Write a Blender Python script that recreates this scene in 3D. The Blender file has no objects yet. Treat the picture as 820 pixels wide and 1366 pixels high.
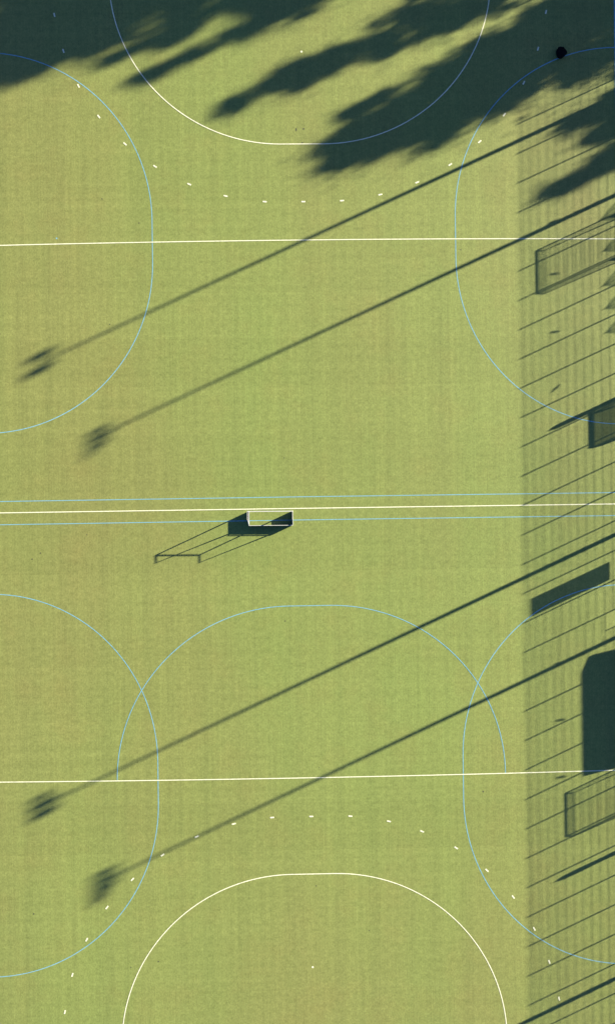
import bpy, math, random
from mathutils import Vector, Matrix

random.seed(11)
S = bpy.context.scene
COL = S.collection
R = math.radians

# ------------------------------------------------------------------ camera
cam_d = bpy.data.cameras.new('camera')
cam_d.sensor_fit = 'VERTICAL'
cam_d.sensor_height = 24.0
cam_d.lens = 16.425
cam_d.clip_start = 0.5
cam_d.clip_end = 3000
cam = bpy.data.objects.new('camera', cam_d)
COL.objects.link(cam)
cam.location = (-0.7865, -0.4162, 60.0)
cam.rotation_euler = (0.0022561, -0.013864, -0.013067)
S.camera = cam

# ------------------------------------------------------------------ sky, sun, exposure
SUN_EL, SUN_AZ = R(13.8), R(24.45)          # azimuth counted from +X towards +Y
w = bpy.data.worlds.new('World')
S.world = w
w.use_nodes = True
wn = w.node_tree.nodes
sky = wn.new('ShaderNodeTexSky')
sky.sky_type = 'NISHITA'
sky.sun_disc = False
sky.sun_elevation = SUN_EL
sky.sun_rotation = R(90) - SUN_AZ
sky.air_density = 0.52
sky.dust_density = 0.5
sky.ozone_density = 5.0
wn['Background'].inputs['Strength'].default_value = 0.05
w.node_tree.links.new(sky.outputs[0], wn['Background'].inputs['Color'])

sd = bpy.data.lights.new('sun', 'SUN')
sd.energy = 5.0
sd.angle = R(0.5)
sd.color = (1.0, 0.95, 0.66)
sun = bpy.data.objects.new('sun', sd)
COL.objects.link(sun)
to_sun = Vector((math.cos(SUN_EL) * math.cos(SUN_AZ), math.cos(SUN_EL) * math.sin(SUN_AZ), math.sin(SUN_EL)))
sun.rotation_euler = (-to_sun).to_track_quat('-Z', 'Y').to_euler()
sun.location = to_sun * 120

S.view_settings.view_transform = 'Standard'
S.view_settings.look = 'None'
S.view_settings.gamma = 1.0
S.view_settings.use_curve_mapping = False
S.view_settings.exposure = 3.25

# ------------------------------------------------------------------ materials
MATS = {}


def mat(name, col, rough=0.8, metal=0.0, var=0.12, scale=6.0, bump=0.0, spec=0.3, stretch=(1, 1, 1), alpha=1.0, trans=0.0, tint=(0.9, 0.92, 0.9)):
    if name in MATS:
        return MATS[name]
    m = bpy.data.materials.new(name)
    m.use_nodes = True
    nt = m.node_tree
    b = nt.nodes['Principled BSDF']
    b.inputs['Roughness'].default_value = rough
    b.inputs['Metallic'].default_value = metal
    b.inputs['Specular IOR Level'].default_value = spec
    tc = nt.nodes.new('ShaderNodeTexCoord')
    mp = nt.nodes.new('ShaderNodeMapping')
    mp.inputs['Scale'].default_value = stretch
    nz = nt.nodes.new('ShaderNodeTexNoise')
    nz.inputs['Scale'].default_value = scale
    nz.inputs['Detail'].default_value = 5
    cr = nt.nodes.new('ShaderNodeValToRGB')
    cr.color_ramp.elements[0].position = 0.3
    cr.color_ramp.elements[1].position = 0.7
    cr.color_ramp.elements[0].color = (*[c * (1 - var) for c in col], 1)
    cr.color_ramp.elements[1].color = (*[min(1, c * (1 + var)) for c in col], 1)
    L = nt.links.new
    L(tc.outputs['Object'], mp.inputs[0]); L(mp.outputs[0], nz.inputs['Vector'])
    L(nz.outputs['Fac'], cr.inputs[0]); L(cr.outputs[0], b.inputs['Base Color'])
    if bump:
        bp = nt.nodes.new('ShaderNodeBump')
        bp.inputs['Strength'].default_value = bump
        bp.inputs['Distance'].default_value = 0.02
        L(nz.outputs['Fac'], bp.inputs['Height']); L(bp.outputs[0], b.inputs['Normal'])
    if trans:
        tr = nt.nodes.new('ShaderNodeBsdfTranslucent')
        mx = nt.nodes.new('ShaderNodeMixShader')
        mx.inputs[0].default_value = trans
        L(cr.outputs[0], tr.inputs['Color'])
        L(b.outputs[0], mx.inputs[1]); L(tr.outputs[0], mx.inputs[2])
        L(mx.outputs[0], nt.nodes['Material Output'].inputs['Surface'])
    if alpha < 1:
        tp = nt.nodes.new('ShaderNodeBsdfTransparent')
        tp.inputs['Color'].default_value = (*tint, 1)
        mx = nt.nodes.new('ShaderNodeMixShader')
        mx.inputs[0].default_value = alpha
        L(tp.outputs[0], mx.inputs[1]); L(b.outputs[0], mx.inputs[2])
        L(mx.outputs[0], nt.nodes['Material Output'].inputs['Surface'])
    MATS[name] = m
    return m


def turf_material():
    m = bpy.data.materials.new('artificial_turf')
    m.use_nodes = True
    nt = m.node_tree
    N, L = nt.nodes.new, nt.links.new
    b = nt.nodes['Principled BSDF']
    b.inputs['Roughness'].default_value = 0.75
    b.inputs['Specular IOR Level'].default_value = 0.12
    tc = N('ShaderNodeTexCoord')

    def noise(scale, stretch, detail=3, rough=0.5, off=(0, 0, 0)):
        mp = N('ShaderNodeMapping')
        mp.inputs['Scale'].default_value = stretch
        mp.inputs['Location'].default_value = off
        L(tc.outputs['Object'], mp.inputs[0])
        n = N('ShaderNodeTexNoise')
        n.inputs['Scale'].default_value = scale
        n.inputs['Detail'].default_value = detail
        n.inputs['Roughness'].default_value = rough
        L(mp.outputs[0], n.inputs['Vector'])
        return n.outputs['Fac']

    def ramp(fac, c0, c1, p0=0.3, p1=0.7):
        r = N('ShaderNodeValToRGB')
        r.color_ramp.elements[0].position = p0
        r.color_ramp.elements[1].position = p1
        r.color_ramp.elements[0].color = (*c0, 1)
        r.color_ramp.elements[1].color = (*c1, 1)
        L(fac, r.inputs[0])
        return r.outputs[0]

    def mul(a, c, f=1.0):
        x = N('ShaderNodeMix'); x.data_type = 'RGBA'; x.blend_type = 'MULTIPLY'
        x.inputs[0].default_value = f
        L(a, x.inputs[6]); L(c, x.inputs[7])
        return x.outputs[2]

    # olive against green in broad patches, offset so the left side turns out browner
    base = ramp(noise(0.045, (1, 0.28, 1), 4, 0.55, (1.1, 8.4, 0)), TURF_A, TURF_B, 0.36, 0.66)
    # lanes left by the brush and the grooming machine, mostly along the pitch
    c = mul(base, ramp(noise(1.0, (0.9, 0.012, 1), 3, 0.6), (0.935, 0.94, 0.95), (1.05, 1.045, 1.04)))
    c = mul(c, ramp(noise(1.0, (3.2, 0.05, 1), 3, 0.6, (7, 0, 0)), (0.95, 0.95, 0.95), (1.045, 1.045, 1.045)))
    c = mul(c, ramp(noise(1.0, (0.03, 1.6, 1), 3, 0.6, (0, 5, 0)), (0.955, 0.955, 0.95), (1.04, 1.035, 1.04)))
    c = mul(c, ramp(noise(1.0, (9.0, 0.16, 1), 3, 0.6, (2, 0, 0)), (0.94, 0.94, 0.935), (1.06, 1.06, 1.06)))
    # carpet rolls laid across the pitch: faint seams and a slightly different dye lot each
    mp = N('ShaderNodeMapping')
    L(tc.outputs['Object'], mp.inputs[0])
    mp.inputs['Location'].default_value = (33, 1.3, 0)
    br = N('ShaderNodeTexBrick')
    br.offset = 0.0
    br.inputs['Scale'].default_value = 1.0
    br.inputs['Brick Width'].default_value = 70.0
    br.inputs['Row Height'].default_value = 3.98
    br.inputs['Mortar Size'].default_value = 0.018
    br.inputs['Mortar Smooth'].default_value = 0.5
    br.inputs['Color1'].default_value = (0.975, 0.975, 0.97, 1)
    br.inputs['Color2'].default_value = (1.02, 1.02, 1.02, 1)
    br.inputs['Mortar'].default_value = (0.90, 0.89, 0.88, 1)
    L(mp.outputs[0], br.inputs['Vector'])
    c = mul(c, br.outputs['Color'])
    # clumped yarn and sand
    c = mul(c, ramp(noise(2.2, (1, 1, 1), 5, 0.7), (0.85, 0.86, 0.83), (1.13, 1.12, 1.13)))
    c = mul(c, ramp(noise(9.0, (1, 0.6, 1), 4, 0.8), (0.72, 0.73, 0.70), (1.26, 1.25, 1.28)))
    # brownish sand drift
    dr = N('ShaderNodeMix'); dr.data_type = 'RGBA'; dr.blend_type = 'MULTIPLY'
    L(ramp(noise(0.22, (1, 1, 1), 6, 0.65, (9, 4, 0)), (0, 0, 0), (0.55, 0.55, 0.55), 0.5, 0.75), dr.inputs[0])
    L(c, dr.inputs[6]); dr.inputs[7].default_value = (1.08, 0.93, 0.96, 1)
    L(dr.outputs[2], b.inputs['Base Color'])
    bp = N('ShaderNodeBump')
    bp.inputs['Strength'].default_value = 0.25
    bp.inputs['Distance'].default_value = 0.01
    L(noise(14.0, (1, 1, 1), 4, 0.8), bp.inputs['Height'])
    L(bp.outputs[0], b.inputs['Normal'])
    return m


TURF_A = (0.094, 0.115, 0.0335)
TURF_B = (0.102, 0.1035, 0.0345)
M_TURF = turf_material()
M_WHITE = mat('line_white', (0.36, 0.345, 0.265), 0.85, var=0.16, scale=5, spec=0.1)
M_BLUE = mat('line_blue', (0.082, 0.175, 0.24), 0.85, var=0.14, scale=4, spec=0.1)
M_GROUND = mat('meadow_grass', (0.06, 0.085, 0.03), 0.95, var=0.3, scale=0.6, spec=0.1)
M_PAVE = mat('concrete_paving', (0.30, 0.28, 0.25), 0.9, var=0.12, scale=1.5)
M_GALV = mat('galvanised_steel', (0.34, 0.35, 0.36), 0.45, 0.6, var=0.12, scale=3)
M_GREENST = mat('green_coated_steel', (0.02, 0.06, 0.035), 0.5, 0.2, var=0.1, scale=4)
M_ALU = mat('white_powder_coat', (0.24, 0.23, 0.225), 0.5, 0.0, var=0.08, scale=6)
M_BOARD = mat('dark_blue_board', (0.02, 0.03, 0.06), 0.6, var=0.2, scale=4)
M_NET = mat('dark_net_cord', (0.03, 0.035, 0.03), 0.9)
M_DARK = mat('dark_housing', (0.03, 0.03, 0.032), 0.5, 0.3)
M_LENS = mat('lamp_glass', (0.5, 0.52, 0.55), 0.15, 0.0, spec=0.6)
M_SIGN = mat('mesh_banner', (0.42, 0.44, 0.45), 0.6, var=0.06, alpha=0.80)
M_CANVAS = mat('parasol_shade_net', (0.40, 0.37, 0.30), 0.9, var=0.08, alpha=0.17)
M_CLOSED = mat('closed_canvas', (0.10, 0.13, 0.10), 0.9, var=0.15)
M_POLY = mat('smoked_polycarbonate', (0.10, 0.09, 0.07), 0.25, spec=0.5, alpha=0.52, tint=(0.85, 0.85, 0.76))
M_WOOD = mat('stained_wood', (0.13, 0.085, 0.05), 0.8, var=0.25, scale=3, stretch=(1, 8, 1))
M_ROOF = mat('bitumen_roof', (0.06, 0.06, 0.06), 0.9, var=0.2, scale=4)
M_BARK = mat('bark', (0.09, 0.065, 0.045), 0.95, var=0.3, scale=5, stretch=(3, 3, 0.6), bump=0.5)
M_LEAF = mat('leaf_green', (0.055, 0.085, 0.028), 0.8, var=0.4, scale=0.9, trans=0.25)
M_LEAFD = mat('leaf_dark_green', (0.04, 0.07, 0.028), 0.8, var=0.4, scale=0.9, trans=0.2)
M_BLACK = mat('black_plastic_sack', (0.004, 0.004, 0.0045), 0.55, var=0.3, scale=7, spec=0.0)
M_SPECK = mat('dark_debris', (0.03, 0.03, 0.015), 0.9)


# ------------------------------------------------------------------ mesh helpers
class MB:
    def __init__(self):
        self.v, self.f = [], []

    def add(self, vs, fs):
        o = len(self.v)
        self.v += [tuple(p) for p in vs]
        self.f += [tuple(i + o for i in q) for q in fs]
        return self

    def box(self, x0, x1, y0, y1, z0, z1, M=None):
        vs = [Vector(p) for p in ((x0, y0, z0), (x1, y0, z0), (x1, y1, z0), (x0, y1, z0),
                                  (x0, y0, z1), (x1, y0, z1), (x1, y1, z1), (x0, y1, z1))]
        if M is not None:
            vs = [M @ p for p in vs]
        return self.add(vs, [(0, 3, 2, 1), (4, 5, 6, 7), (0, 1, 5, 4), (1, 2, 6, 5), (2, 3, 7, 6), (3, 0, 4, 7)])

    def tube(self, pts, rads, n=8, cap=True):
        pts = [Vector(p) for p in pts]
        if not hasattr(rads, '__len__'):
            rads = [rads] * len(pts)
        rings = []
        for i, p in enumerate(pts):
            d = (pts[min(i + 1, len(pts) - 1)] - pts[max(i - 1, 0)]).normalized()
            a = d.cross(Vector((0, 0, 1)) if abs(d.z) < 0.9 else Vector((1, 0, 0))).normalized()
            c = d.cross(a)
            rings.append([p + (a * math.cos(2 * math.pi * k / n + .3) + c * math.sin(2 * math.pi * k / n + .3)) * rads[i] for k in range(n)])
        vs = [q for r in rings for q in r]
        fs = []
        for i in range(len(pts) - 1):
            for k in range(n):
                fs.append((i * n + k, i * n + (k + 1) % n, (i + 1) * n + (k + 1) % n, (i + 1) * n + k))
        if cap:
            fs.append(tuple(range(n - 1, -1, -1)))
            fs.append(tuple((len(pts) - 1) * n + k for k in range(n)))
        return self.add(vs, fs)

    def ribbon(self, pts, width, z):
        """flat strip of the given width along a ground polyline"""
        n = len(pts)
        vs = []
        for i, p in enumerate(pts):
            a, b = pts[max(i - 1, 0)], pts[min(i + 1, n - 1)]
            dx, dy = b[0] - a[0], b[1] - a[1]
            l = math.hypot(dx, dy)
            nx, ny = -dy / l * width / 2, dx / l * width / 2
            vs += [(p[0] - nx, p[1] - ny, z), (p[0] + nx, p[1] + ny, z)]
        return self.add(vs, [(2 * i, 2 * i + 2, 2 * i + 3, 2 * i + 1) for i in range(n - 1)])

    def extrude_y(self, prof, y0, y1):
        """closed profile of (x, z) swept along y"""
        n = len(prof)
        vs = [(x, y0, z) for x, z in prof] + [(x, y1, z) for x, z in prof]
        fs = [(i, (i + 1) % n, n + (i + 1) % n, n + i) for i in range(n)]
        fs += [tuple(range(n - 1, -1, -1)), tuple(range(n, 2 * n))]
        return self.add(vs, fs)

    def mesh(self, name, m, smooth=False):
        me = bpy.data.meshes.new(name)
        me.from_pydata(self.v, [], self.f)
        me.materials.append(m)
        if smooth:
            me.polygons.foreach_set('use_smooth', [True] * len(me.polygons))
        me.update()
        return me

    def build(self, name, m, parent=None, smooth=False):
        return put(name, self.mesh(name, m, smooth), parent)


def put(name, me, parent=None, loc=(0, 0, 0), rz=0.0):
    o = bpy.data.objects.new(name, me)
    COL.objects.link(o)
    o.location = loc
    o.rotation_euler = (0, 0, rz)
    if parent:
        o.parent = parent
    return o


def tag(o, label, cat, group=None):
    o['label'] = label
    o['category'] = cat
    if group:
        o['group'] = group
    return o


def thing(name, label, cat, loc=(0, 0, 0), rz=0.0, group=None):
    return tag(put(name, None, None, loc, rz), label, cat, group)


def structure(o):
    o['kind'] = 'structure'
    return o


def copy_tree(o, parent=None):
    c = o.copy()
    COL.objects.link(c)
    c.parent = parent
    for ch in list(o.children):
        copy_tree(ch, c)
    return c


# ------------------------------------------------------------------ ground and pitch
structure(MB().add([(-700, -700, -0.12), (700, -700, -0.12), (700, 700, -0.12), (-700, 700, -0.12)], [(0, 1, 2, 3)]).build('ground', M_GROUND))
structure(MB().box(33.30, 38.2, -60, 60, -0.3, -0.03).build('paved_path', M_PAVE))
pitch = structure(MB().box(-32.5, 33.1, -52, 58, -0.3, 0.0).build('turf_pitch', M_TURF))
kerb = MB()
kerb.box(33.1, 33.298, -52, 58, -0.3, 0.03)
structure(kerb.build('kerb', M_PAVE))

ZB, ZB2, ZW = 0.004, 0.007, 0.010


def arc_path(cx, cy, flat, rx, ry, dirx, diry, t0=0.0, t1=math.pi / 2):
    """half a shooting circle opening along -dir: quarter ellipse, straight piece, quarter ellipse.
    dirx/diry is the unit axis pointing from the goal line into the field; rx is sideways, ry along the axis."""
    sx, sy = -diry, dirx
    pts = []
    for side, rng in ((-1, range(0, 41)), (1, range(40, -1, -1))):
        for i in rng:
            t = t0 + (t1 - t0) * i / 40
            a, d = side * (flat + rx * math.cos(t)), ry * math.sin(t)
            pts.append((cx + sx * a + dirx * d, cy + sy * a + diry * d))
    return pts


def bowed(x0, x1, f, n=40):
    return [(x0 + (x1 - x0) * i / n, f(x0 + (x1 - x0) * i / n)) for i in range(n + 1)]


def line(name, pts, width, z, m):
    return MB().ribbon(pts, width, z).build(name, m, pitch)


# white hockey markings
line('centre_line', [(-27.4, -0.03), (0, 0.03), (27.5, 0.06)], 0.078, ZW, M_WHITE)
line('quarter_line', bowed(-27.4, 27.5, lambda x: 23.03 - 0.26 * ((x - 6) / 31) ** 2), 0.078, ZW, M_WHITE)
line('quarter_line', bowed(-27.4, 27.5, lambda x: -23.03 + 0.15 * ((x + 3) / 27) ** 2), 0.078, ZW, M_WHITE)
line('shooting_circle', arc_path(0.03, 45.55, 1.83, 14.5, 14.29, 0, -1), 0.078, ZW, M_WHITE)
line('shooting_circle', arc_path(0.12, -45.55, 1.83, 14.6, 14.30, 0, 1), 0.078, ZW, M_WHITE)
for yy in (45.6, -45.6):
    line('back_line', [(-27.4, yy), (27.5, yy)], 0.078, ZW, M_WHITE)
for xx in (-27.55, 27.42):
    line('side_line', [(xx, -45.6), (xx, 45.6)], 0.085, ZW + 0.002, M_WHITE)
# blue markings of the cross-wise small pitches
for yy in (1.0, -0.98):
    line('blue_line', [(-26.9, yy - 0.06), (0, yy + 0.02), (26.9, yy + 0.04)], 0.062, ZB, M_BLUE)
line('blue_circle', arc_path(0.15, -22.93, 1.75, 14.83, 14.62, 0, 1), 0.062, ZB2, M_BLUE)
line('blue_circle', arc_path(-27.0, 22.98, 1.8, 14.42, 14.12, 1, 0), 0.066, ZB, M_BLUE)
line('blue_circle', arc_path(-27.0, -23.2, 1.8, 14.46, 14.03, 1, 0), 0.066, ZB, M_BLUE)
line('blue_circle', arc_path(27.05, 23.2, 1.8, 14.44, 13.99, -1, 0), 0.066, ZB, M_BLUE)
line('blue_circle', arc_path(27.0, -23.2, 1.8, 14.50, 13.9, -1, 0), 0.066, ZB, M_BLUE)
line('blue_line', [(27.08, 45.5), (27.05, 34.2), (27.02, 1.1)], 0.11, ZB2, M_BLUE)
line('blue_line', [(26.95, -1.1), (26.9, -45.5)], 0.11, ZB2, M_BLUE)
line('blue_line', [(-27.05, 45.5), (-27.1, -45.5)], 0.11, ZB2, M_BLUE)

DASH = [(-20.96, 42.4), (-20.23, 39.32), (-18.99, 36.33), (-17.3, 33.7), (-15.1, 31.35), (-12.57, 29.41), (-9.68, 27.87),
        (-6.59, 26.84), (-3.26, 26.33), (0.04, 26.31), (3.35, 26.37), (6.64, 26.87), (9.82, 27.9), (12.68, 29.41),
        (15.25, 31.37), (17.4, 33.68), (19.12, 36.42), (20.39, 39.35), (21.12, 42.52)]
DASH2 = [(-21.11, -42.56), (-20.44, -39.42), (-19.19, -36.45), (-17.44, -33.75), (-15.25, -31.4), (-12.67, -29.38),
         (-9.75, -27.87), (-6.58, -26.84), (-3.31, -26.36), (0.03, -26.33), (3.37, -26.37), (6.66, -26.87), (9.49, -27.79),
         (12.4, -29.26), (15.02, -31.24), (17.25, -33.57), (19.02, -36.34), (20.28, -39.2), (21.08, -42.37)]
dash_me = MB().add([(-0.17, -0.06, ZW), (0.17, -0.06, ZW), (0.17, 0.06, ZW), (-0.17, 0.06, ZW)], [(0, 1, 2, 3)]).mesh('dash', M_WHITE)
for lst in (DASH, DASH2):
    for i, p in enumerate(lst):
        a, b = lst[max(i - 1, 0)], lst[min(i + 1, len(lst) - 1)]
        put('dash', dash_me, pitch, (p[0], p[1], 0), math.atan2(b[1] - a[1], b[0] - a[0]))


def disc(r, z, n=16):
    return MB().add([(r * math.cos(2 * math.pi * k / n), r * math.sin(2 * math.pi * k / n), z) for k in range(n)], [tuple(range(n))])


spot = disc(0.085, ZW).mesh('penalty_spot', M_WHITE)
for x, y in ((0.05, 39.18), (-0.01, -39.2)):
    put('penalty_spot', spot, pitch, (x, y, 0))
bspot = disc(0.07, ZB).mesh('penalty_spot', M_BLUE)
for x, y in ((-21.0, 23.32),):
    put('penalty_spot', bspot, pitch, (x, y, 0))
rd = random.Random(21)
bits = [(rd.uniform(-25, 26), rd.uniform(-42, 42), rd.uniform(.3, .7), rd.uniform(.3, .9)) for _ in range(16)]
speck = disc(0.09, 0.006, 7).mesh('debris', M_SPECK)
for x, y, sx, sy in ((-0.49, 32.49, 0.6, 1.7), (0.15, 32.55, 1.2, 0.7), (-25.95, 15.2, 0.8, 1.5), (0.02, 31.36, 1.3, 0.5), (-23.4, -4.0, 0.8, 0.6), (-22.7, -3.5, 0.5, 0.8), *bits):
    o = put('debris', speck, pitch, (x, y, 0))
    o.scale = (sx, sy, 1)


# ------------------------------------------------------------------ hockey goals
def hockey_goal(name, label, loc, rz, net, group):
    """front opening faces +Y, origin at the middle of the front on the ground"""
    t = thing(name, label, 'goal', loc, rz, group)
    W, H, T, B, D, BH = 1.83, 2.14, 0.72, 0.06, 1.24, 0.46
    for s in (-1, 1):
        MB().box(*sorted((s * W, s * (W + B))), -0.075, 0, 0.0, H).build('post', M_ALU, t)
        MB().box(*sorted((s * (W + 0.008), s * (W + B - 0.008))), -T, -0.076, H - 0.002, H + 0.045).build('top_rail', M_ALU, t)
        MB().tube([(s * (W + B / 2), -T + 0.03, H), (s * (W + B / 2), -D + 0.10, BH)], [0.026, 0.05], 8).build('back_stanchion', M_ALU, t)
        sb = MB().box(*sorted((s * (W + 0.012), s * (W + 0.038))), -D + 0.03, -0.077, 0.0, BH).build('side_board', M_BOARD, t)
        MB().box(*sorted((s * (W + 0.002), s * (W + 0.05))), -D, -0.077, BH + 0.001, BH + 0.03).build('top_edge', M_ALU, sb)
        MB().box(*sorted((s * (W + 0.002), s * (W + 0.048))), -D, -D + 0.029, 0.0, BH).build('corner_upright', M_ALU, t)
    MB().box(-W - B, W + B, -0.075, 0, H + 0.002, H + 0.052).build('crossbar', M_ALU, t)
    bb = MB().box(-W, W, -D, -D + 0.028, 0.0, BH).build('back_board', M_BOARD, t)
    MB().box(-W - 0.013, W + 0.013, -D - 0.01, -D + 0.035, BH + 0.036, BH + 0.066).build('top_edge', M_ALU, bb)
    if net:
        n = MB()
        q = 0.0060

        def cord(a, b):
            n.tube([a, b], q, 3, cap=False)
        st = 0.10
        k = 0
        x = -W
        while x <= W + 1e-6:
            cord((x, -0.05, H), (x, -T, H - 0.02)); cord((x, -T, H - 0.02), (x, -D + 0.05, 0.03))
            x += st
        for i in range(8):
            y = -0.05 - i * st * 0.95
            cord((-W, y, H - 0.01), (W, y, H - 0.01))
        for i in range(22):
            f = i / 22
            cord((-W, -T - (D - 0.05 - T) * f, (H - 0.02) * (1 - f) + 0.03 * f), (W, -T - (D - 0.05 - T) * f, (H - 0.02) * (1 - f) + 0.03 * f))
        for s in (-1, 1):
            for i in range(22):
                z = 0.05 + i * st * 0.95
                yb = -D + 0.05 + (D - 0.05 - T) * z / H
                cord((s * W, -0.05, z), (s * W, yb, z))
            for i in range(8):
                y = -0.1 - i * st
                cord((s * W, y, 0.02), (s * W, y, H - 0.02))
        n.build('net', M_NET, t)['kind'] = 'stuff'
    return t


hockey_goal('hockey_goal', 'white goal frame without net standing in the middle on the centre line', (-3.07, -0.16, 0.0), R(-0.3), False, 'hockey goals')
hockey_goal('hockey_goal', 'netted goal at the right side line casting the upper goal shadow', (27.98, 23.73, 0.0), R(90), True, 'hockey goals')
hockey_goal('hockey_goal', 'netted goal at the right side casting the lower goal shadow beside the shed', (29.85, -22.98, 0.0), R(90), True, 'hockey goals')

# ------------------------------------------------------------------ black sack in the tree shade
sk = MB()
rings, seg = 10, 18
rr = random.Random(4)
vs, fs = [], []
for i in range(rings + 1):
    t = i / rings
    prof = [0.30, 0.40, 0.43, 0.43, 0.41, 0.37, 0.31, 0.22, 0.10, 0.06, 0.11][i]
    z = [0.0, 0.02, 0.09, 0.18, 0.27, 0.35, 0.42, 0.47, 0.51, 0.56, 0.62][i]
    for k in range(seg):
        a = 2 * math.pi * k / seg
        r = prof * (1 + 0.10 * math.sin(3 * a + i * .5) + rr.uniform(-.09, .09))
        vs.append((r * math.cos(a), r * math.sin(a), z + (rr.uniform(-.015, .015) if i else 0)))
for i in range(rings):
    for k in range(seg):
        fs.append((i * seg + k, i * seg + (k + 1) % seg, (i + 1) * seg + (k + 1) % seg, (i + 1) * seg + k))
fs.append(tuple(range(seg - 1, -1, -1)))
fs.append(tuple(rings * seg + k for k in range(seg)))
so = sk.add(vs, fs).build('black_sack', M_BLACK, None, True)
so.location = (22.33, 38.9, 0.0)
tag(so, 'round black sack lying in the tree shade on the blue circle line', 'sack')

# ------------------------------------------------------------------ fence along the right side
FX, FH, PS, PY0 = 33.2, 4.0, 2.524, 31.95
fence = thing('perimeter_fence', 'tall green wire mesh fence along the right side of the pitch', 'fence', (FX, 0, 0))
post_me = MB().box(-0.03, 0.03, -0.038, 0.038, 0.031, FH).mesh('post', M_GREENST)
ks = list(range(-9, 33))
for k in ks:
    put('post', post_me, fence, (0, PY0 - PS * k, 0))


def wire_panel(y0, y1, z0, z1):
    n = MB()
    x = -0.045
    cnt = max(1, round((y1 - y0) / 0.05))
    for i in range(cnt + 1):
        y = y0 + (y1 - y0) * i / cnt
        n.tube([(x, y, z0), (x, y, z1)], 0.0039, 4, cap=False)
    z = z0 + 0.02
    while z < z1:
        for dx in (-0.006, 0.006):
            n.tube([(x + dx * 1.4, y0, z), (x + dx * 1.4, y1, z)], 0.0062, 4, cap=False)
        z += 0.2
    return n


full = wire_panel(-PS + 0.035, -0.035, 0.05, FH - 0.02).mesh('mesh_panel', M_GREENST)
for k in ks[:-1]:
    if k == 15:
        continue
    put('mesh_panel', full, fence, (0, PY0 - PS * k, 0))['kind'] = 'stuff'
yg = PY0 - PS * 15
upper = wire_panel(-PS + 0.035, -0.035, 2.12, FH - 0.02)
upper.build('mesh_panel', M_GREENST, fence).location = (0, yg, 0)
side = wire_panel(-PS + 0.035, -1.50, 0.05, 2.02)
side.build('mesh_panel', M_GREENST, fence).location = (0, yg, 0)
MB().box(-0.028, 0.028, -1.49, -1.43, 0.031, 2.07).build('gate_post', M_GREENST, fence).location = (0, yg, 0)
MB().box(-0.02, 0.02, -PS + 0.031, -0.031, 2.072, 2.088).build('gate_lintel', M_GREENST, fence).location = (0, yg, 0)

sg = thing('fence_banner_board', 'large rectangular board hung high on the fence above the middle', 'sign', (FX - 0.075, 0, 0))
MB().box(-0.012, 0.0, -3.17, -1.68, 1.96, 3.76).build('panel', M_SIGN, sg)
for y0, y1, z0, z1 in ((-3.20, -3.17, 1.93, 3.79), (-1.68, -1.65, 1.93, 3.79), (-3.17, -1.68, 1.93, 1.96), (-3.17, -1.68, 3.76, 3.79)):
    MB().box(-0.018, 0.006, y0, y1, z0, z1).build('frame', M_GALV, sg)

PL = [(25.2, 'topmost'), (20.2, 'second from top'), (15.35, 'third from top'), (-8.3, 'fourth from top'), (-13.2, 'fifth from top'), (-18.1, 'lowest')]
for y, w_ in PL:
    s_ = thing('fence_plate', 'small tilted dark plate fixed high on the fence, %s of six' % w_, 'sign', (FX - 0.08, y, 3.13), 0, 'small plates on the fence')
    tilt = Matrix.Rotation(R(-28 if w_.startswith('third') else 31), 4, 'X')
    MB().box(-0.02, 0.0, -0.21, 0.21, -0.04, 0.04, tilt).build('plate', M_DARK, s_)
    MB().box(-0.03, -0.0205, -0.05, 0.05, -0.07, 0.07, tilt).build('bracket', M_GALV, s_)


# ------------------------------------------------------------------ floodlight masts
def mast(label, x, y, h, lamps, face, boxz=None):
    t = thing('floodlight_mast', label, 'floodlight', (x, y, -0.03), 0, 'floodlight masts behind the fence')
    MB().tube([(0, 0, 0), (0, 0, 0.25), (0, 0, h * .5), (0, 0, h + 0.1)], [0.215, 0.185, 0.145, 0.085], 14).build('pole', M_GALV, t, True)
    MB().box(-0.3, 0.3, -0.3, 0.3, 0.0, 0.06).build('base_plate', M_GALV, t)
    MB().box(-0.03, 0.03, min(q[0] for q in lamps) - 0.1, max(q[0] for q in lamps) + 0.1, h + 0.02, h + 0.08).build('crossarm', M_GALV, t)
    rung = MB().box(-0.02, 0.02, -0.27, 0.27, -0.015, 0.015).mesh('rung', M_GALV)
    for i in range(7):
        put('rung', rung, t, (0, 0, 1.6 + i * 0.45))
    if boxz:
        MB().box(-0.10, 0.10, 0.13, 0.25, boxz, boxz + 0.22).build('junction_box', M_DARK, t)
    for ly, top, drop, wd in lamps:
        l = put('lamp', None, t, (face * 0.12, ly, h + top))
        Mx = Matrix.Rotation(face * R(-22), 4, 'Y')
        MB().box(-0.12, 0.12, -wd, wd, -drop, 0.0, Mx).build('housing', M_DARK, l)
        MB().box(*((0.121, 0.13) if face > 0 else (-0.13, -0.121)), -wd + .02, wd - .02, -drop + .02, -0.02, Mx).build('lens', M_LENS, l)
    return t


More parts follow.
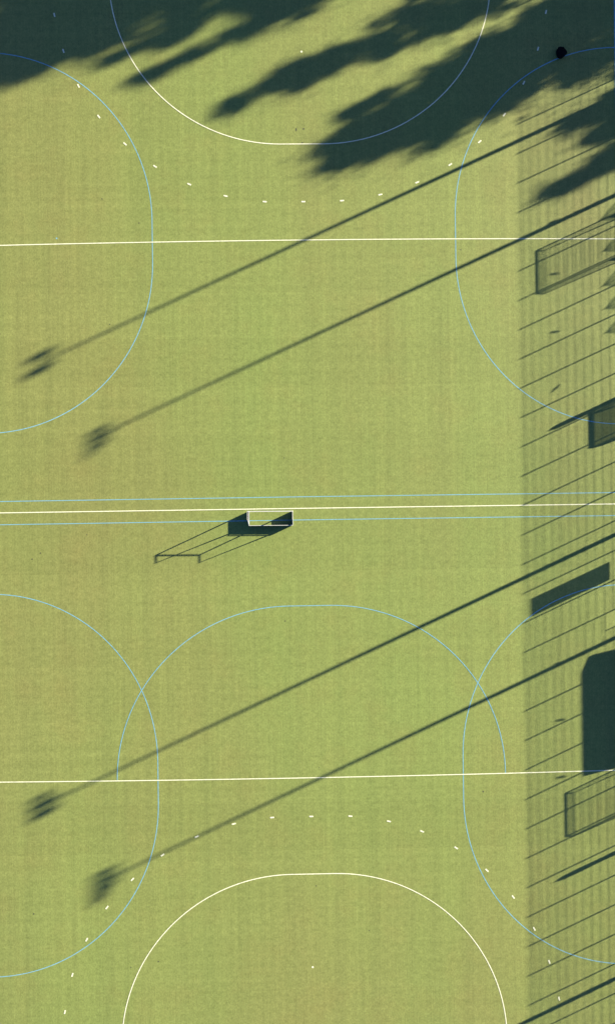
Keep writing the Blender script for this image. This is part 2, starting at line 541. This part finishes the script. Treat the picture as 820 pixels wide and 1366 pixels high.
mast('grey floodlight mast with two lamps casting the topmost long pole shadow', 34.6, 38.7, 15.4, ((-0.72, 0.36, 0.72, 0.24), (0.52, 0.30, 0.66, 0.22)), -1)
mast('grey floodlight mast casting the second long pole shadow from the top', 39.35, 32.35, 15.45, ((-1.25, 0.34, 0.20, 0.12), (-0.68, 0.30, 0.50, 0.16), (-0.05, 0.30, 0.60, 0.18), (0.60, 0.28, 0.52, 0.16)), 1, 4.75)
mast('grey floodlight mast with three lamps casting the third long pole shadow from the top', 34.6, 1.1, 15.4, ((-0.78, 0.34, 0.68, 0.24), (0.0, 0.36, 0.72, 0.24), (0.72, 0.38, 0.56, 0.13)), -1)
mast('grey floodlight mast casting the fourth long pole shadow from the top', 39.6, -5.45, 15.45, ((-1.45, 0.36, 0.20, 0.14), (-0.98, 0.36, 0.40, 0.17), (-0.42, 0.36, 0.58, 0.19), (0.18, 0.36, 0.64, 0.19), (0.82, 0.36, 0.58, 0.17)), 1)
mast('grey floodlight mast casting the pole shadow in the bottom right corner', 34.6, -36.85, 15.4, ((-0.72, 0.36, 0.72, 0.24), (0.52, 0.30, 0.66, 0.22)), -1)

# ------------------------------------------------------------------ shed behind the fence
shed = thing('equipment_shed', 'long low wooden shed behind the fence casting the big dark shadow', 'shed', (33.75, 0, -0.03))
Y0, Y1 = -18.7, -9.0
MB().extrude_y([(0.0, 0), (3.0, 0), (3.0, 1.82), (0.0, 2.66)], Y0 + 0.08, Y1 - 0.08).build('wall', M_WOOD, shed)
rf = MB()
yy = [Y0, -9.75, -8.7]
zz = [2.80, 2.80, 2.64]
vs, fs = [], []
for y, z in zip(yy, zz):
    vs += [(-0.12, y, z), (3.2, y, z - 0.93), (3.2, y, z - 1.03), (-0.12, y, z - 0.13)]
for i in range(2):
    for k in range(4):
        fs.append((i * 4 + k, i * 4 + (k + 1) % 4, i * 4 + 4 + (k + 1) % 4, i * 4 + 4 + k))
fs += [(3, 2, 1, 0), (8, 9, 10, 11)]
rf.add(vs, fs).build('roof', M_ROOF, shed)
for y in (-17.0, -12.6):
    d = MB().box(-0.035, -0.002, y, y + 1.9, 0.05, 2.1).build('door', M_WOOD, shed)
    MB().box(-0.075, -0.036, y + 1.65, y + 1.72, 0.95, 1.15).build('handle', M_GALV, d)

# ------------------------------------------------------------------ team shelter
sh = thing('team_shelter', 'smoked see-through team shelter with curved roof beside the fence', 'shelter', (31.45, 9.6, 0.0))
prof = [(0.0, 1.90), (0.28, 1.87), (0.58, 1.74), (0.86, 1.48), (1.05, 1.12), (1.16, 0.70), (1.20, 0.03)]


def shell(p0, y0, y1, th):
    inner = [(x - th * 0.9, z - th * 0.6) for x, z in p0]
    return MB().extrude_y(p0 + inner[::-1], y0, y1)


shell(prof[1:], -1.42, 1.42, 0.012).build('back_pane', M_POLY, sh)
shell([(0.0, 1.90), (0.14, 1.89), (0.28, 1.87)], -1.42, 1.42, 0.02).build('roof_panel', M_DARK, sh)
for s in (-1, 1):
    MB().tube([(x, s * 1.46, z) for x, z in prof], 0.07, 8).build('frame_rib', M_GALV, sh)
    MB().extrude_y(prof + [(0.05, 0.03)], s * 1.50, s * 1.515).build('side_pane', M_POLY, sh)
MB().tube([(0, -1.5, 1.9), (0, 1.5, 1.9)], 0.045, 8).build('front_rail', M_GALV, sh)
bn = MB().box(0.55, 0.95, -1.4, 1.4, 0.42, 0.46).build('bench', M_WOOD, sh)
for s in (-1, 1):
    MB().box(0.6, 0.9, s * 1.1 - 0.02, s * 1.1 + 0.02, 0.0, 0.419).build('bench_leg', M_GALV, bn)


# ------------------------------------------------------------------ parasols
def closed_parasol(label, x, y, h):
    t = thing('closed_parasol', label, 'parasol', (x, y, 0.0), 0, 'closed parasols')
    MB().tube([(0, 0, 0.09), (0, 0, h)], 0.025, 8).build('pole', M_GALV, t)
    MB().tube([(0, 0, 0), (0, 0, 0.06), (0, 0, 0.09)], [0.30, 0.30, 0.22], 16).build('base', M_PAVE, t)
    c = MB()
    n = 16
    prof = [(0.75, 0.13), (0.95, 0.15), (1.5, 0.155), (1.75, 0.13), (2.2, 0.16), (h - 0.22, 0.14), (h - 0.04, 0.04)]
    vs = [((r * (1 + .14 * (k % 2))) * math.cos(2 * math.pi * k / n), (r * (1 + .14 * (k % 2))) * math.sin(2 * math.pi * k / n), z) for z, r in prof for k in range(n)]
    fs = [(i * n + k, i * n + (k + 1) % n, (i + 1) * n + (k + 1) % n, (i + 1) * n + k) for i in range(len(prof) - 1) for k in range(n)]
    fs += [tuple(range(n - 1, -1, -1)), tuple((len(prof) - 1) * n + k for k in range(n))]
    c.add(vs, fs).build('canvas', M_CLOSED, t)
    MB().tube([(0, 0, 1.70), (0, 0, 1.78)], 0.17, 12).build('strap', M_DARK, t)


closed_parasol('closed dark parasol beside the team shelter', 31.3, 11.2, 2.86)
closed_parasol('closed dark parasol near the lower netted goal', 31.3, -27.6, 2.85)


def open_parasol(label, x, y, h, r):
    t = thing('open_parasol', label, 'parasol', (x, y, -0.03), 0, 'open parasols on the path')
    MB().tube([(0, 0, 0.07), (0, 0, h + 0.04)], 0.022, 8).build('pole', M_GALV, t)
    MB().tube([(0, 0, 0), (0, 0, 0.07)], [0.28, 0.24], 14).build('base', M_PAVE, t)
    n = 8
    drop = r * 0.62
    vs = [(0, 0, h)]
    for f in (0.5, 1.0):
        vs += [(r * f * math.cos(2 * math.pi * k / n), r * f * math.sin(2 * math.pi * k / n), h - drop * (f ** 1.15)) for k in range(n)]
    vs += [(p[0], p[1], p[2] - 0.14) for p in vs[1 + n:1 + 2 * n]]
    fs = [(0, 1 + k, 1 + (k + 1) % n) for k in range(n)]
    for a in (1, 1 + n):
        fs += [(a + k, a + n + k, a + n + (k + 1) % n, a + (k + 1) % n) for k in range(n)]
    cn = MB().add(vs, fs).build('canopy', M_CANVAS, t)
    for k in range(n):
        a = 2 * math.pi * k / n
        MB().tube([(0, 0, h - 0.05), (r * .98 * math.cos(a), r * .98 * math.sin(a), h - drop - 0.03)], 0.008, 4).build('rib', M_WOOD, cn)


for i, (y, h) in enumerate(((29.1, 2.75), (26.3, 2.70), (23.35, 2.72), (21.3, 2.68), (19.2, 2.67))):
    open_parasol('open pale parasol behind the fence, %s of five' % ('topmost', 'second', 'third', 'fourth', 'lowest')[i], 35.55, y, h, 0.98)


# ------------------------------------------------------------------ trees beyond the top right corner
def tree(name, label, s, n, h, r, power, clumps, leaf, seed, m, base=0.22, lean=0.0, per=46, fill=0.38):
    """s is the distance from the pitch centre towards the sun, n the distance across it"""
    ca, sa = math.cos(SUN_AZ), math.sin(SUN_AZ)
    x, y = s * ca - n * sa, s * sa + n * ca
    rg = random.Random(seed)
    t = thing(name, label, 'tree', (x, y, -0.12), 0, 'trees beyond the top right corner')
    nx, ny = -sa, ca
    tr = MB()
    tr.tube([(0, 0, 0), (0.05, 0.02, h * .18), (nx * lean * .4, ny * lean * .4, h * .5), (nx * lean * .8, ny * lean * .8, h * .9)],
            [0.035 * h * .9, 0.024 * h, 0.014 * h, 0.02], 10)

    def rad(u):       # crown radius at relative crown height u
        return r * max(0.0, (1 - u ** power)) ** (1 / 1.5) * min(1.0, 0.35 + u * 2.6)
    cr = MB()

    def leaves(c, sx, sz, cnt):
        for j in range(cnt):
            p = c + Vector((rg.gauss(0, sx), rg.gauss(0, sx), rg.gauss(0, sz)))
            if p.z > h + 0.3:
                continue
            ux = Vector((rg.gauss(0, 1), rg.gauss(0, 1), rg.gauss(0, 1))).normalized()
            vx = ux.orthogonal().normalized()
            l = leaf * rg.uniform(.6, 1.3)
            cr.add([p - ux * l * .5, p + vx * l * .28, p + ux * l * .5, p - vx * l * .28], [(0, 1, 2, 3)])
    # foliage close to the stem and the main limbs
    for i in range(int(clumps * fill)):
        u = rg.random() ** 0.9 * .97
        a = rg.random() * 2 * math.pi
        q = rad(u) * .70 * math.sqrt(rg.random())
        z = h * (base + (1 - base) * u) - leaf
        sx = (0.28 + 0.16 * r) * .5 * rg.uniform(.5, 1.1) * (0.55 if u > .86 else 1)
        leaves(Vector((q * math.cos(a) + nx * lean * u, q * math.sin(a) + ny * lean * u, z)), sx, sx * .8, per)
    # loose sprays at the ends of the limbs
    lobes = max(12, int(clumps / 6.5))
    for i in range(lobes):
        u = 1.0 - (1 - rg.random()) ** 0.8 if i else 0.965
        a = rg.random() * 2 * math.pi
        lr = (0.34 + 0.17 * r) * rg.uniform(.5, 1.25) * (0.6 if u > .88 else 1)
        q = max(0.0, rad(u) * 1.06 - lr * .3) * rg.random() ** 0.35
        z = h * (base + (1 - base) * u) - lr * .3
        c0 = Vector((q * math.cos(a) + nx * lean * u, q * math.sin(a) + ny * lean * u, z))
        tr.tube([(nx * lean * u * .6, ny * lean * u * .6, max(h * .14, z - q * .9 - .5)), tuple(c0)], [0.04 + 0.012 * r * (1.2 - u), 0.012], 5)
        dens = rg.uniform(.55, 1.15)
        for jj in range(int(11 * dens)):
            v = Vector((rg.gauss(0, 1), rg.gauss(0, 1), rg.gauss(0, 1))).normalized() * rg.random() ** .4
            c = c0 + Vector((v.x * lr, v.y * lr, v.z * lr * .6))
            cs = lr * rg.uniform(.22, .42)
            leaves(c, cs * .8, cs * .55, per)
        leaves(c0, lr * .85, lr * .55, int(per * 2.2))
    tr.build('trunk', M_BARK, t, True)
    cr.build('crown', m, t)


tree('pointed_tree', 'slender pointed tree casting the narrow middle shadow across the white circle', 69.0, 34.6, 15.44, 3.0, 1.3, 300, .34, 1, M_LEAF, lean=-0.6, fill=0.28)
tree('broad_tree', 'broad leafy tree casting the widest shadow over the right of the white circle', 71.0, 27.2, 14.54, 4.5, 2.4, 640, .38, 2, M_LEAF, lean=-0.9, fill=0.5)
tree('pointed_tree', 'thin ragged tree beside the broad one at the upper edge of its shadow', 71.5, 29.7, 13.9, 2.3, 1.4, 190, .32, 17, M_LEAF, lean=-0.5, fill=0.3)
tree('pointed_tree', 'slender tree casting the short narrow shadow left of the white circle top', 69.6, 40.2, 16.94, 2.3, 1.05, 240, .34, 3, M_LEAF, lean=-0.9, fill=0.3)
tree('tall_tree', 'middling tree between the slender one and the tall ones', 71.5, 41.9, 18.04, 2.4, 1.8, 300, .36, 13, M_LEAF)
tree('tall_tree', 'tall dense tree shading the left edge of the pitch near the top', 71.0, 46.0, 24.44, 4.0, 2.6, 760, .44, 4, M_LEAFD)
tree('tall_tree', 'tall dense tree shading the upper left corner', 72.5, 51.5, 25.44, 4.4, 2.6, 760, .44, 5, M_LEAFD)
tree('tall_tree', 'tall tree at the far end of the row shading beyond the upper left corner', 74.0, 58.0, 24.44, 4.4, 1.9, 420, .44, 7, M_LEAFD)
tree('round_tree', 'round leafy tree casting the shadow at the right edge above the goal', 77.3, 17.0, 11.74, 3.3, 1.4, 340, .36, 8, M_LEAF, lean=-1.2)
tree('round_tree', 'leafy tree shading the right edge between the fence posts', 78.5, 20.2, 11.34, 2.6, 1.7, 280, .36, 10, M_LEAF)
tree('round_tree', 'small leafy tree shading the right edge below the black sack', 82.0, 24.2, 10.64, 2.2, 1.6, 220, .36, 9, M_LEAFD)
tree('round_tree', 'slim leafy tree filling the gap between the two round trees at the right', 79.0, 18.7, 11.0, 2.7, 1.7, 260, .36, 14, M_LEAF, lean=-0.3)
